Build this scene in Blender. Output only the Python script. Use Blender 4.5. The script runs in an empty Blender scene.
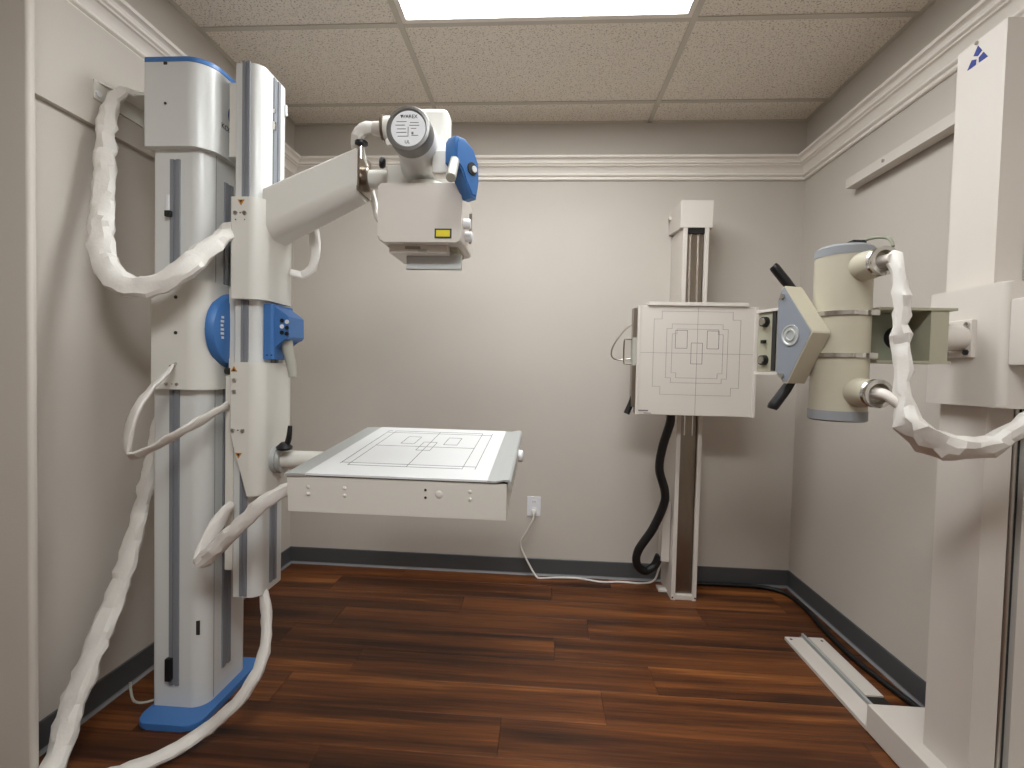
import bpy, bmesh, math, random
from mathutils import Vector, Matrix, noise
random.seed(7)
S = bpy.context.scene
COL = S.collection

# ---------------------------------------------------------------- camera / world / exposure
W, H = 3.006, 2.683
cam = bpy.data.objects.new('camera', bpy.data.cameras.new('camera'))
COL.objects.link(cam)
cam.data.sensor_width = 36.0
cam.data.lens = 482.76 / 1024 * 36.0
cam.data.clip_start = 0.02
r_ = Vector((0.99769547, 0.06351329, 0.02387085))
u_ = Vector((-0.02573266, 0.02865891, 0.99925797))
f_ = Vector((-0.06278205, 0.99756941, -0.03022723))
cam.matrix_world = Matrix(((r_.x, u_.x, -f_.x, 1.541), (r_.y, u_.y, -f_.y, -2.8861), (r_.z, u_.z, -f_.z, 1.2353), (0, 0, 0, 1)))
S.camera = cam
world = bpy.data.worlds.new('world'); S.world = world
world.use_nodes = True
world.node_tree.nodes['Background'].inputs[0].default_value = (0.5, 0.48, 0.45, 1)
world.node_tree.nodes['Background'].inputs[1].default_value = 0.05
LAMP_MAIN, LAMP_FILL = 15.0, 22.0
S.view_settings.view_transform = 'Standard'
S.view_settings.look = 'None'
S.view_settings.exposure = 0.22
S.view_settings.gamma = 1.0
S.view_settings.use_curve_mapping = False

# ---------------------------------------------------------------- materials
def lin(c):
    return tuple(((v / 255) / 12.92 if v / 255 <= 0.04045 else ((v / 255 + 0.055) / 1.055) ** 2.4) for v in c) + (1,)
M = {}
def mat(name, rgb, rough=0.5, metal=0.0, bump=0.0, bscale=200.0, vary=0.0, vscale=6.0, stretch=None, coat=0.0, emit=0.0):
    m = bpy.data.materials.new(name); m.use_nodes = True
    nt = m.node_tree; b = nt.nodes['Principled BSDF']
    c = lin(rgb)
    b.inputs['Base Color'].default_value = c
    b.inputs['Roughness'].default_value = rough
    b.inputs['Metallic'].default_value = metal
    b.inputs['Coat Weight'].default_value = coat
    geo = nt.nodes.new('ShaderNodeNewGeometry')
    mp = nt.nodes.new('ShaderNodeMapping'); nt.links.new(geo.outputs['Position'], mp.inputs['Vector'])
    if stretch: mp.inputs['Scale'].default_value = stretch
    if vary > 0:
        n = nt.nodes.new('ShaderNodeTexNoise'); n.inputs['Scale'].default_value = vscale; n.inputs['Detail'].default_value = 4
        nt.links.new(mp.outputs[0], n.inputs['Vector'])
        mx = nt.nodes.new('ShaderNodeMix'); mx.data_type = 'RGBA'
        mx.inputs[6].default_value = tuple(v * (1 - vary) for v in c[:3]) + (1,)
        mx.inputs[7].default_value = tuple(min(1, v * (1 + vary)) for v in c[:3]) + (1,)
        nt.links.new(n.outputs['Fac'], mx.inputs[0]); nt.links.new(mx.outputs[2], b.inputs['Base Color'])
    if bump > 0:
        n2 = nt.nodes.new('ShaderNodeTexNoise'); n2.inputs['Scale'].default_value = bscale; n2.inputs['Detail'].default_value = 3
        nt.links.new(mp.outputs[0], n2.inputs['Vector'])
        bp = nt.nodes.new('ShaderNodeBump'); bp.inputs['Strength'].default_value = bump; bp.inputs['Distance'].default_value = 0.002
        nt.links.new(n2.outputs['Fac'], bp.inputs['Height']); nt.links.new(bp.outputs[0], b.inputs['Normal'])
    if emit > 0:
        b.inputs['Emission Color'].default_value = (0.94, 0.98, 1.0, 1); b.inputs['Emission Strength'].default_value = emit
    M[name] = m
    return m
mat('wall', (198, 190, 180), 0.75, bump=0.25, bscale=260, vary=0.03, vscale=3)
mat('trim', (236, 229, 220), 0.45)
mat('base', (78, 79, 80), 0.45, vary=0.08)
mat('base_toe_sheen', (128, 128, 130), 0.4)  # lighter than the vinyl: sheen of the cove toe put into its colour
mat('grid', (205, 198, 184), 0.5)
mat('slab', (90, 85, 80), 0.9)
mat('white', (222, 219, 211), 0.33, vary=0.015, vscale=4)
mat('white_cool', (216, 216, 213), 0.28, vary=0.015, vscale=4)
mat('ivory', (210, 202, 193), 0.42, vary=0.02)
mat('putty', (224, 220, 211), 0.45)
mat('beige', (184, 176, 156), 0.42, vary=0.03)
mat('olive', (168, 164, 143), 0.5, vary=0.03)
mat('olive_dark', (132, 134, 116), 0.55)
mat('bluegrey', (132, 137, 145), 0.45, vary=0.03)
mat('blue', (66, 116, 178), 0.38, vary=0.03)
mat('cap_grey', (140, 142, 145), 0.4)
mat('navy', (24, 44, 126), 0.5)
mat('black', (18, 18, 19), 0.38)
mat('rubber', (14, 14, 15), 0.5)
mat('dark', (40, 38, 36), 0.6)
mat('ink', (120, 116, 112), 0.7)
mat('ink_dark', (70, 66, 64), 0.7)
mat('alu', (186, 188, 186), 0.4, 0.3)
mat('rail_grey', (136, 138, 144), 0.4, 0.15)
mat('steel', (190, 186, 180), 0.28, 1.0, bump=0.15, bscale=30, stretch=(40, 40, 0.6))
mat('steel_dark', (150, 140, 128), 0.3, 1.0, vary=0.12, vscale=8, stretch=(6, 6, 1))
mat('chrome', (205, 202, 198), 0.18, 1.0)
mat('capring', (132, 130, 127), 0.4, 0.6)
mat('paper', (222, 222, 221), 0.55)
mat('label_white', (228, 228, 230), 0.5)
mat('yellow', (226, 206, 24), 0.5)
mat('orange', (190, 130, 40), 0.5)
mat('sleeve', (222, 217, 210), 0.55, bump=0.5, bscale=90, vary=0.05, vscale=25)
mat('cord', (228, 224, 216), 0.5)
mat('grip', (172, 170, 158), 0.45)
mat('lampglow', (250, 250, 250), 0.5, emit=LAMP_MAIN)
mat('lampglow_fill', (250, 250, 250), 0.5, emit=LAMP_FILL)

def mat_tile():
    m = bpy.data.materials.new('tile'); m.use_nodes = True; nt = m.node_tree; b = nt.nodes['Principled BSDF']
    b.inputs['Roughness'].default_value = 0.9
    geo = nt.nodes.new('ShaderNodeNewGeometry')
    mp = nt.nodes.new('ShaderNodeMapping'); mp.inputs['Scale'].default_value = (1, 1, 0.05)
    nt.links.new(geo.outputs['Position'], mp.inputs['Vector'])
    n = nt.nodes.new('ShaderNodeTexNoise'); n.inputs['Scale'].default_value = 140; n.inputs['Detail'].default_value = 2.5; n.inputs['Roughness'].default_value = 0.6
    nt.links.new(mp.outputs[0], n.inputs['Vector'])
    r = nt.nodes.new('ShaderNodeValToRGB')
    r.color_ramp.elements[0].position = 0.32; r.color_ramp.elements[0].color = lin((170, 158, 144))
    r.color_ramp.elements[1].position = 0.46; r.color_ramp.elements[1].color = lin((242, 234, 222))
    nt.links.new(n.outputs['Fac'], r.inputs[0]); nt.links.new(r.outputs[0], b.inputs['Base Color'])
    bp = nt.nodes.new('ShaderNodeBump'); bp.inputs['Strength'].default_value = 0.6; bp.inputs['Distance'].default_value = 0.003
    nt.links.new(n.outputs['Fac'], bp.inputs['Height']); nt.links.new(bp.outputs[0], b.inputs['Normal'])
    M['tile'] = m
mat_tile()

def mat_wood():
    m = bpy.data.materials.new('wood'); m.use_nodes = True; nt = m.node_tree; b = nt.nodes['Principled BSDF']
    L = nt.links.new
    geo = nt.nodes.new('ShaderNodeNewGeometry'); oi = nt.nodes.new('ShaderNodeObjectInfo')
    mul = nt.nodes.new('ShaderNodeVectorMath'); mul.operation = 'SCALE'; mul.inputs[0].default_value = (31.0, 17.0, 53.0)
    L(oi.outputs['Random'], mul.inputs['Scale'])
    add = nt.nodes.new('ShaderNodeVectorMath'); L(geo.outputs['Position'], add.inputs[0]); L(mul.outputs[0], add.inputs[1])
    def nz(sc, scale, det, dist=0.0):
        mp = nt.nodes.new('ShaderNodeMapping'); mp.inputs['Scale'].default_value = sc; L(add.outputs[0], mp.inputs['Vector'])
        n = nt.nodes.new('ShaderNodeTexNoise'); n.inputs['Scale'].default_value = scale; n.inputs['Detail'].default_value = det; n.inputs['Distortion'].default_value = dist
        L(mp.outputs[0], n.inputs['Vector']); return n.outputs['Fac']
    a = nz((0.75, 14, 1), 1.0, 3, 0.5)          # broad streaks along the plank
    g = nz((2.5, 60, 1), 1.5, 5, 0.3)          # grain
    f = nz((8, 260, 1), 1.0, 3)                # fibre
    def mth(op, x, y):
        n = nt.nodes.new('ShaderNodeMath'); n.operation = op; n.inputs[2].default_value = -0.05
        for i, v in enumerate((x, y)):
            if isinstance(v, (int, float)): n.inputs[i].default_value = v
            else: L(v, n.inputs[i])
        return n.outputs[0]
    t = mth('ADD', mth('MULTIPLY', a, 0.80), mth('ADD', mth('MULTIPLY', g, 0.32), mth('MULTIPLY', f, 0.16)))
    t = mth('ADD', t, mth('MULTIPLY_ADD', oi.outputs['Random'], 0.12))
    r = nt.nodes.new('ShaderNodeValToRGB'); e = r.color_ramp.elements
    e[0].position = 0.46; e[0].color = lin((46, 24, 12))
    e[1].position = 0.93; e[1].color = lin((164, 102, 50))
    x = e.new(0.60); x.color = lin((77, 42, 21))
    x = e.new(0.76); x.color = lin((113, 65, 31))
    L(t, r.inputs[0]); L(r.outputs[0], b.inputs['Base Color'])
    b.inputs['Roughness'].default_value = 0.42
    b.inputs['Specular IOR Level'].default_value = 0.35
    bp = nt.nodes.new('ShaderNodeBump'); bp.inputs['Strength'].default_value = 0.25; bp.inputs['Distance'].default_value = 0.001
    L(g, bp.inputs['Height']); L(bp.outputs[0], b.inputs['Normal'])
    M['wood'] = m
mat_wood()

# ---------------------------------------------------------------- builders
def wloc(o):
    v = Vector((0, 0, 0))
    while o is not None:
        v += o.location; o = o.parent
    return v
class B:
    def __init__(s): s.bm = bmesh.new()
    def box(s, x0, x1, y0, y1, z0, z1, bev=0.0, seg=2, mx=None):
        vs = [s.bm.verts.new((x, y, z)) for x in (x0, x1) for y in (y0, y1) for z in (z0, z1)]
        fs = [s.bm.faces.new([vs[i] for i in q]) for q in ((0, 1, 3, 2), (4, 6, 7, 5), (0, 4, 5, 1), (2, 3, 7, 6), (0, 2, 6, 4), (1, 5, 7, 3))]
        es = list({e for f in fs for e in f.edges})
        if mx:
            for v in vs: v.co = mx @ v.co
        if bev > 0: bmesh.ops.bevel(s.bm, geom=es, offset=bev, segments=seg, profile=0.5, affect='EDGES')
        return s
    def prism(s, poly, axis, a, b, bev=0.0):
        def P(p, t):
            return {'z': (p[0], p[1], t), 'y': (p[0], t, p[1]), 'x': (t, p[0], p[1])}[axis]
        A = [s.bm.verts.new(P(p, a)) for p in poly]; Bv = [s.bm.verts.new(P(p, b)) for p in poly]
        n = len(poly); fs = [s.bm.faces.new(A), s.bm.faces.new(Bv)]
        for i in range(n): fs.append(s.bm.faces.new((A[i], A[(i + 1) % n], Bv[(i + 1) % n], Bv[i])))
        if bev > 0:
            es = list(set(fs[0].edges) | set(fs[1].edges))
            bmesh.ops.bevel(s.bm, geom=es, offset=bev, segments=2, profile=0.5, affect='EDGES')
        return s
    def lathe(s, p, d, prof, seg=28):
        p = Vector(p); d = Vector(d).normalized()
        a = d.orthogonal().normalized(); c = d.cross(a)
        rings = []
        for t, r in prof:
            if r < 1e-5: rings.append([s.bm.verts.new(p + d * t)])
            else: rings.append([s.bm.verts.new(p + d * t + (a * math.cos(2 * math.pi * i / seg) + c * math.sin(2 * math.pi * i / seg)) * r) for i in range(seg)])
        for q, w in zip(rings[:-1], rings[1:]):
            for i in range(seg):
                j = (i + 1) % seg
                if len(q) == 1 and len(w) == 1: continue
                if len(q) == 1: s.bm.faces.new((q[0], w[i], w[j]))
                elif len(w) == 1: s.bm.faces.new((q[i], q[j], w[0]))
                else: s.bm.faces.new((q[i], q[j], w[j], w[i]))
        return s
    def cyl(s, p0, p1, r0, r1=None, seg=24, edge=0.0):
        p0 = Vector(p0); p1 = Vector(p1); L = (p1 - p0).length; r1 = r0 if r1 is None else r1
        e = edge
        pr = [(0, 0), (0, r0 - e)] + ([(e, r0)] if e else []) + ([(L - e, r1)] if e else []) + [(L, r1 - e), (L, 0)]
        return s.lathe(p0, p1 - p0, pr, seg)
    def sweep(s, pts, rad, seg=14, step=0.012, flat=1.0, wr=0.0, wf=18.0, seed=0, fold=0.0):
        pts = [Vector(p) for p in pts]
        rad = rad if isinstance(rad, (list, tuple)) else [rad] * len(pts)
        path = []; rr = []
        P = [pts[0] * 2 - pts[1]] + pts + [pts[-1] * 2 - pts[-2]]
        R = [rad[0]] + list(rad) + [rad[-1]]
        for i in range(1, len(P) - 2):
            n = max(2, int((P[i + 1] - P[i]).length / step))
            for k in range(n):
                t = k / n
                def cr(a, b, c, d): return 0.5 * ((2 * b) + (c - a) * t + (2 * a - 5 * b + 4 * c - d) * t * t + (3 * b - a - 3 * c + d) * t ** 3)
                path.append(cr(P[i - 1], P[i], P[i + 1], P[i + 2])); rr.append(R[i] + (R[i + 1] - R[i]) * t)
        path.append(pts[-1]); rr.append(rad[-1])
        T = (path[1] - path[0]).normalized(); N = T.cross(Vector((0, 1, 0.05)))
        if N.length < 0.1: N = T.cross(Vector((1, 0, 0)))
        N.normalize(); rings = []
        for i, p in enumerate(path):
            t2 = (path[min(i + 1, len(path) - 1)] - path[max(i - 1, 0)]).normalized()
            N = (N - t2 * N.dot(t2)).normalized(); Bn = t2.cross(N)
            ring = []
            for k in range(seg):
                a = 2 * math.pi * k / seg; r = rr[i]
                d = N * math.cos(a) + Bn * math.sin(a) * flat
                w = 0.0
                if wr > 0:
                    q = (p + d * r) * wf + Vector((seed * 7.3, seed * 3.1, 0))
                    w = noise.noise(q) * 1.1 + 1.5 * (abs(noise.noise(q * 1.7)) - 0.2) + 1.0 * (abs(noise.noise(q * 3.3 + Vector((5, 1, 2)))) - 0.2)
                    w += fold * math.sin(i * step / 0.02 * 1.3 + 2.2 * math.sin(a + seed) + 3 * noise.noise(p * 9))
                ring.append(s.bm.verts.new(p + d * r * (1 + wr * w)))
            rings.append(ring)
        for q, w in zip(rings[:-1], rings[1:]):
            for i in range(seg):
                j = (i + 1) % seg; s.bm.faces.new((q[i], q[j], w[j], w[i]))
        s.bm.faces.new(rings[0]); s.bm.faces.new(rings[-1])
        return s
    def xf(s, mx):
        for v in s.bm.verts: v.co = mx @ v.co
        return s
    def obj(s, name, m, parent=None, ang=35, label=None, wn=True):
        bmesh.ops.recalc_face_normals(s.bm, faces=s.bm.faces)
        off = wloc(parent)
        for v in s.bm.verts: v.co -= off
        me = bpy.data.meshes.new(name); s.bm.to_mesh(me); s.bm.free()
        me.materials.append(M[m])
        if ang:
            me.shade_smooth(); me.set_sharp_from_angle(angle=math.radians(ang))
        o = bpy.data.objects.new(name, me); COL.objects.link(o)
        if ang and wn:
            md = o.modifiers.new('weighted', 'WEIGHTED_NORMAL'); md.keep_sharp = True; md.weight = 100
        if parent: o.parent = parent
        if label: o['label'] = label
        return o
def text_part(name, body, size, mx, m, parent, label=None, depth=0.0006):
    cu = bpy.data.curves.new(name, 'FONT'); cu.body = body; cu.size = size; cu.align_x = 'CENTER'; cu.align_y = 'CENTER'; cu.extrude = depth
    t = bpy.data.objects.new(name + '_tmp', cu); COL.objects.link(t)
    bpy.context.view_layer.update()
    me = bpy.data.meshes.new_from_object(t.evaluated_get(bpy.context.evaluated_depsgraph_get()))
    bpy.data.objects.remove(t); bpy.data.curves.remove(cu)
    me.name = name; me.transform(Matrix.Translation(-wloc(parent)) @ mx)
    me.materials.clear(); me.materials.append(M[m])
    o = bpy.data.objects.new(name, me); COL.objects.link(o); o.parent = parent
    if label: o['label'] = label
    return o
def frame(p, right, up):
    r = Vector(right).normalized(); u = Vector(up); u = (u - r * u.dot(r)).normalized(); n = r.cross(u)
    return Matrix(((r.x, u.x, n.x, p[0]), (r.y, u.y, n.y, p[1]), (r.z, u.z, n.z, p[2]), (0, 0, 0, 1)))
def thing(name, loc, label, cat, group=None):
    o = bpy.data.objects.new(name, None); COL.objects.link(o); o.location = loc; o.empty_display_size = 0.1
    tag(o, label, cat, group); return o
def tag(o, label, cat, group=None):
    o['label'] = label; o['category'] = cat
    if group: o['group'] = group
    return o
def struct(o, label=None):
    o['kind'] = 'structure'
    if label: o['label'] = label
    return o
def rrect(x0, x1, y0, y1, r00, r10, r11, r01, seg=8):
    pts = []
    for (cx, cy, r, a0) in ((x0 + r00, y0 + r00, r00, 180), (x1 - r10, y0 + r10, r10, 270), (x1 - r11, y1 - r11, r11, 0), (x0 + r01, y1 - r01, r01, 90)):
        if r < 1e-4: pts.append((cx, cy)); continue
        for k in range(seg + 1):
            a = math.radians(a0 + 90 * k / seg); pts.append((cx + r * math.cos(a), cy + r * math.sin(a)))
    return pts

# ---------------------------------------------------------------- the room
YF = -4.6
JX, JY, XL = 0.106, -1.6, -1.2
fl = struct(B().box(XL - 0.1, W + 0.1, YF - 0.1, 0.1, -0.1, -0.008).obj('floor', 'slab'), 'reddish brown wood plank floor')
bounds = [0.0, -0.145]
while bounds[-1] > YF: bounds.append(max(YF, bounds[-1] - 0.178))
seams = {0: 0.742, 1: 1.62, 2: 1.15, 3: 1.79, 4: 0.40, 5: 0.79, 6: 1.795, 7: 1.427, 8: 0.855}
for i in range(len(bounds) - 1):
    y1, y0 = bounds[i], bounds[i + 1]
    s = seams.get(i, random.uniform(0.1, 1.2)) % 1.225
    xa = 0.0 if y0 > JY - 0.05 else XL
    xs = [xa] + [x for x in (s - 1.225, s, s + 1.225, s + 2.45) if xa + 0.04 < x < W - 0.04] + [W]
    for a, b in zip(xs[:-1], xs[1:]):
        B().box(a + 0.0005, b - 0.0005, y0 + 0.0005, y1 - 0.0005, -0.008, 0.0 + random.uniform(-0.0002, 0.0), bev=0.0008, seg=1).obj('plank', 'wood', fl, 20)

struct(B().box(-0.12, W + 0.12, 0, 0.12, 0, H).obj('wall_back', 'wall'), 'greige painted back wall')
struct(B().box(-0.12, 0, JY, 0, 0, H).obj('wall_left', 'wall'), 'greige painted left wall')
struct(B().box(XL - 0.12, XL, YF, JY, 0, H).obj('wall_side', 'wall'), 'greige side wall of the entry end')
struct(B().box(W, W + 0.12, YF, 0, 0, H).obj('wall_right', 'wall'), 'greige painted right wall')
struct(B().box(XL - 0.12, W + 0.12, YF - 0.12, YF, 0, H).obj('wall_front', 'wall'), 'greige painted wall behind the viewpoint')
struct(B().prism(rrect(XL, JX, JY - 0.022, JY, 0, 0.010, 0.004, 0), 'z', 0, H).obj('wall_jamb', 'wall'), 'greige wall return at the room opening')
struct(B().box(0, 0.02, JY, 0, 2.02, 2.36, bev=0.002).obj('trim_4', 'wall'), 'wall coloured mounting board under the crown moulding')

PROF = [(0, 2.350), (0.012, 2.350), (0.016, 2.354), (0.016, 2.364), (0.011, 2.368), (0.022, 2.372), (0.025, 2.376), (0.024, 2.381), (0.021, 2.384), (0.025, 2.396), (0.033, 2.407),
        (0.042, 2.414), (0.051, 2.416), (0.053, 2.420), (0.049, 2.424), (0.059, 2.428), (0.061, 2.433), (0.058, 2.437), (0.063, 2.446), (0.070, 2.451), (0.080, 2.453), (0.082, 2.458), (0.080, 2.467), (0, 2.467)]
def crown(name, f0, f1, label):
    b = B(); A = [b.bm.verts.new(f0(o, z)) for o, z in PROF]; C = [b.bm.verts.new(f1(o, z)) for o, z in PROF]; n = len(PROF)
    b.bm.faces.new(A); b.bm.faces.new(C)
    for i in range(n): b.bm.faces.new((A[i], A[(i + 1) % n], C[(i + 1) % n], C[i]))
    struct(b.obj(name, 'trim', None, 25), label)
crown('trim_1', lambda o, z: (0.0 + o, JY, z), lambda o, z: (0.0 + o, -o, z), 'white crown moulding on left wall')
crown('trim_2', lambda o, z: (o, -o, z), lambda o, z: (W - o, -o, z), 'white crown moulding on back wall')
crown('trim_3', lambda o, z: (W - o, -o, z), lambda o, z: (W - o, YF, z), 'white crown moulding on right wall')
def baseb(name, poly, axis, a, b, toe, label):
    o = struct(B().prism(poly, axis, a, b).obj(name, 'base', None, 25), label)
    B().prism(toe, axis, a, b).obj('cove_toe', 'base_toe_sheen', o, 25)
bp = [(0, 0.0), (0.006, 0.0), (0.006, 0.098), (0.003, 0.101), (0, 0.101)]
tp = [(0.006, 0.0), (0.016, 0.0), (0.0075, 0.006), (0.006, 0.012)]
baseb('baseboard_back', [(-p, q) for p, q in bp], 'x', 0, W, [(-p, q) for p, q in tp], 'dark grey vinyl baseboard on back wall')
baseb('baseboard_left', bp, 'y', JY, -0.006, tp, 'dark grey vinyl baseboard on left wall')
baseb('baseboard_right', [(W - p, q) for p, q in bp], 'y', YF, -0.006, [(W - p, q) for p, q in tp], 'dark grey vinyl baseboard on right wall')

ce = struct(B().box(XL - 0.12, W + 0.12, YF - 0.12, 0.12, H + 0.02, H + 0.1).obj('ceiling', 'slab'), 'suspended ceiling of speckled tiles')
GX = [0.0, 0.901, 2.121, W]
GY = [0.0] + [-0.218 - 0.61 * k for k in range(8)] + [YF]
LIGHTS = ((1, 2), (1, 5))  # second entry is an unseen panel, added to light the front faces
for i in range(3):
    for j in range(len(GY) - 1):
        if (i, j) in LIGHTS: continue
        B().box(GX[i] + 0.001, GX[i + 1] - 0.001, GY[j + 1] + 0.001, GY[j] - 0.001, H + 0.004, H + 0.018).obj('ceiling_tile', 'tile', ce, 0)
for j in range(3, len(GY) - 1): B().box(XL, -0.001, max(GY[j + 1], YF) + 0.001, min(GY[j], JY - 0.036) - 0.001, H + 0.004, H + 0.018).obj('ceiling_tile', 'tile', ce, 0)
for x in GX[1:3]: B().box(x - 0.012, x + 0.012, YF, 0, H - 0.001, H + 0.0035).obj('grid_bar', 'grid', ce, 0)
for y in GY[1:-1]:
    for i in range(3): B().box(GX[i] + 0.0125, GX[i + 1] - 0.0125, y - 0.012, y + 0.012, H - 0.001, H + 0.0035).obj('grid_bar', 'grid', ce, 0)
B().box(0, W, -0.02, 0, H - 0.001, H + 0.0035).obj('grid_bar', 'grid', ce, 0)
B().box(0, 0.02, JY, -0.02, H - 0.001, H + 0.0035).obj('grid_bar', 'grid', ce, 0)
B().box(W - 0.02, W, YF, -0.02, H - 0.001, H + 0.0035).obj('grid_bar', 'grid', ce, 0)
for k, (i, j) in enumerate(LIGHTS):
    x0, x1, y0, y1 = GX[i] + 0.014, GX[i + 1] - 0.014, GY[j + 1] + 0.014, GY[j] - 0.014
    t = thing('ceiling_light', ((x0 + x1) / 2, (y0 + y1) / 2, H - 0.002), ('lit rectangular ceiling light panel above the x-ray table', 'unseen lit ceiling light panel added behind the viewpoint to light the front faces')[k], 'ceiling light', 'ceiling light panels')
    b = B(); e = 0.022
    b.box(x0, x1, y0, y0 + e, H - 0.003, H + 0.016); b.box(x0, x1, y1 - e, y1, H - 0.003, H + 0.016)
    b.box(x0, x0 + e, y0 + e, y1 - e, H - 0.003, H + 0.016); b.box(x1 - e, x1, y0 + e, y1 - e, H - 0.003, H + 0.016)
    b.obj('frame', 'trim', t, 0)
    B().box(x0 + e, x1 - e, y0 + e, y1 - e, H + 0.002, H + 0.012).obj('diffuser', ('lampglow', 'lampglow_fill')[k], t, 0)

# ---------------------------------------------------------------- big white x-ray machine
X = thing('xray_machine', (0.296, -1.17, 0.0), 'tall white x-ray column with blue swivel disc, overhead tube head and square table', 'x-ray machine')
B().prism(rrect(0.195, 0.42, -1.385, -1.0, 0.05, 0.05, 0.03, 0.03), 'z', 0.0, 0.022, bev=0.004).obj('base_plate', 'blue', X, label='blue floor plate')
col = B().prism(rrect(0.197, 0.386, -1.30, -1.04, 0.012, 0.052, 0.052, 0.012, 12), 'z', 0.022, 2.0).obj('column', 'white_cool', X)
def strip(name, p, axis, lo, hi, z0, z1, proud, m, parent):
    # aluminium rail with a central groove, set on a face
    q = (hi - lo); g0, g1 = lo + q * 0.36, lo + q * 0.64; b = B()
    for a, c, d in ((lo, g0, proud), (g0, g1, proud * 0.3), (g1, hi, proud)):
        if axis == 'y-': b.box(a, c, p - d, p + 0.002, z0, z1)
        else: b.box(p - 0.002, p + d, a, c, z0, z1)
    return b.obj(name, m, parent, 0)
strip('rail', -1.30, 'y-', 0.262, 0.296, 0.10, 1.92, 0.006, 'rail_grey', col)
strip('rail', 0.386, 'x+', -1.208, -1.162, 0.11, 1.88, 0.006, 'rail_grey', col)
B().box(0.386, 0.3868, -1.2505, -1.2485, 0.03, 1.96).obj('seam', 'rail_grey', col, 0)
B().box(0.250, 0.262, -1.31, -1.30, 1.74, 1.80, bev=0.002).obj('limit_switch', 'label_white', col)
B().box(0.251, 0.272, -1.318, -1.305, 1.725, 1.745, bev=0.002).obj('limit_switch', 'black', col)
B().box(0.255, 0.275, -1.318, -1.30, 0.12, 0.20, bev=0.003).obj('limit_switch', 'black', col)
b = B(); b.box(0.352, 0.366, -1.296, -1.292, 0.28, 0.33); b.obj('keyhole', 'dark', col, 0)
cap = B().prism(rrect(0.182, 0.408, -1.325, -1.01, 0.01, 0.075, 0.075, 0.01, 14), 'z', 1.955, 2.232).obj('column_cap', 'white_cool', X)
B().prism(rrect(0.184, 0.410, -1.327, -1.008, 0.01, 0.077, 0.077, 0.01, 14), 'z', 2.2325, 2.247, bev=0.004).obj('blue_edge', 'blue', cap, label='blue cap edge')
B().cyl((0.262, -1.3255, 2.095), (0.262, -1.328, 2.095), 0.004, seg=10).obj('screw', 'dark', cap)
B().box(0.256, 0.268, -1.3275, -1.325, 2.222, 2.23).obj('latch', 'dark', cap, 0)
text_part('lettering', 'KONICA MINOLTA', 0.026, frame((0.4088, -1.145, 2.058), (0, 1, 0), (0, 0, 1)), 'ink_dark', cap, 'dark maker lettering')
b = B(); b.cyl((0.408, -1.172, 2.112), (0.4092, -1.172, 2.112), 0.048, seg=28); b.obj('emblem', 'navy', cap, label='blue round emblem')
# main carriage and swivel disc
car = B().prism(rrect(0.205, 0.404, -1.325, -1.01, 0.012, 0.07, 0.07, 0.012, 14), 'z', 1.14, 1.512, bev=0.003).obj('carriage', 'white', X)
for p in ((0.30, 1.452), (0.30, 1.332)): B().cyl((p[0], -1.3245, p[1]), (p[0], -1.327, p[1]), 0.006, seg=12).obj('plug', 'dark', car)
for p in ((0.268, 1.158), (0.305, 1.158)): B().cyl((p[0], -1.325, p[1]), (p[0], -1.329, p[1]), 0.0055, seg=12).obj('screw', 'chrome', car)
B().cyl((0.287, -1.325, 1.158), (0.287, -1.326, 1.158), 0.002, seg=8).obj('screw', 'dark', car)
disc = B().lathe((0.398, -1.184, 1.348), (1, 0, 0), [(0, 0), (0, 0.136), (0.012, 0.136), (0.026, 0.128), (0.034, 0.110), (0.036, 0.06), (0.036, 0)], 48).obj('swivel_disc', 'blue', X, label='blue swivel disc')
b = B()
for k in range(6):
    z = 1.392 - k * 0.014
    b.box(0.4315, 0.4335, -1.288 + (0.004 if k in (0, 5) else 0.0), -1.272 - (0.004 if k == 2 else 0), z - 0.0045, z + 0.0035)
b.obj('lettering', 'label_white', disc, 0)
B().cyl((0.42, -1.24, 1.205), (0.44, -1.24, 1.205), 0.012, seg=12).obj('bolt', 'dark', disc)
# secondary column
sub = B().prism(rrect(0.462, 0.556, -1.262, -1.085, 0.006, 0.036, 0.036, 0.006, 12), 'z', 0.405, 2.262).obj('slide_column', 'white_cool', X)
strip('rail', -1.262, 'y-', 0.490, 0.516, 0.41, 2.268, 0.005, 'rail_grey', sub)
strip('rail', 0.556, 'x+', -1.192, -1.150, 0.43, 2.255, 0.005, 'rail_grey', sub)
B().box(0.432, 0.462, -1.25, -1.10, 1.95, 2.205, bev=0.003).obj('back_plate', 'white', sub)
B().box(0.432, 0.462, -1.262, -1.10, 0.50, 1.19, bev=0.003).obj('back_plate', 'putty', sub)
B().box(0.43, 0.464, -1.24, -1.10, 1.19, 1.50).obj('swivel_block', 'white', sub, 0)
B().box(0.556, 0.566, -1.196, -1.186, 2.07, 2.10, bev=0.002).obj('limit_switch', 'chrome', sub)
B().box(0.556, 0.564, -1.194, -1.186, 2.13, 2.145, bev=0.002).obj('limit_switch', 'chrome', sub)
b = B(); b.box(0.556, 0.564, -1.118, -1.108, 2.16, 2.20, bev=0.002); b.obj('limit_switch', 'label_white', sub)
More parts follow.
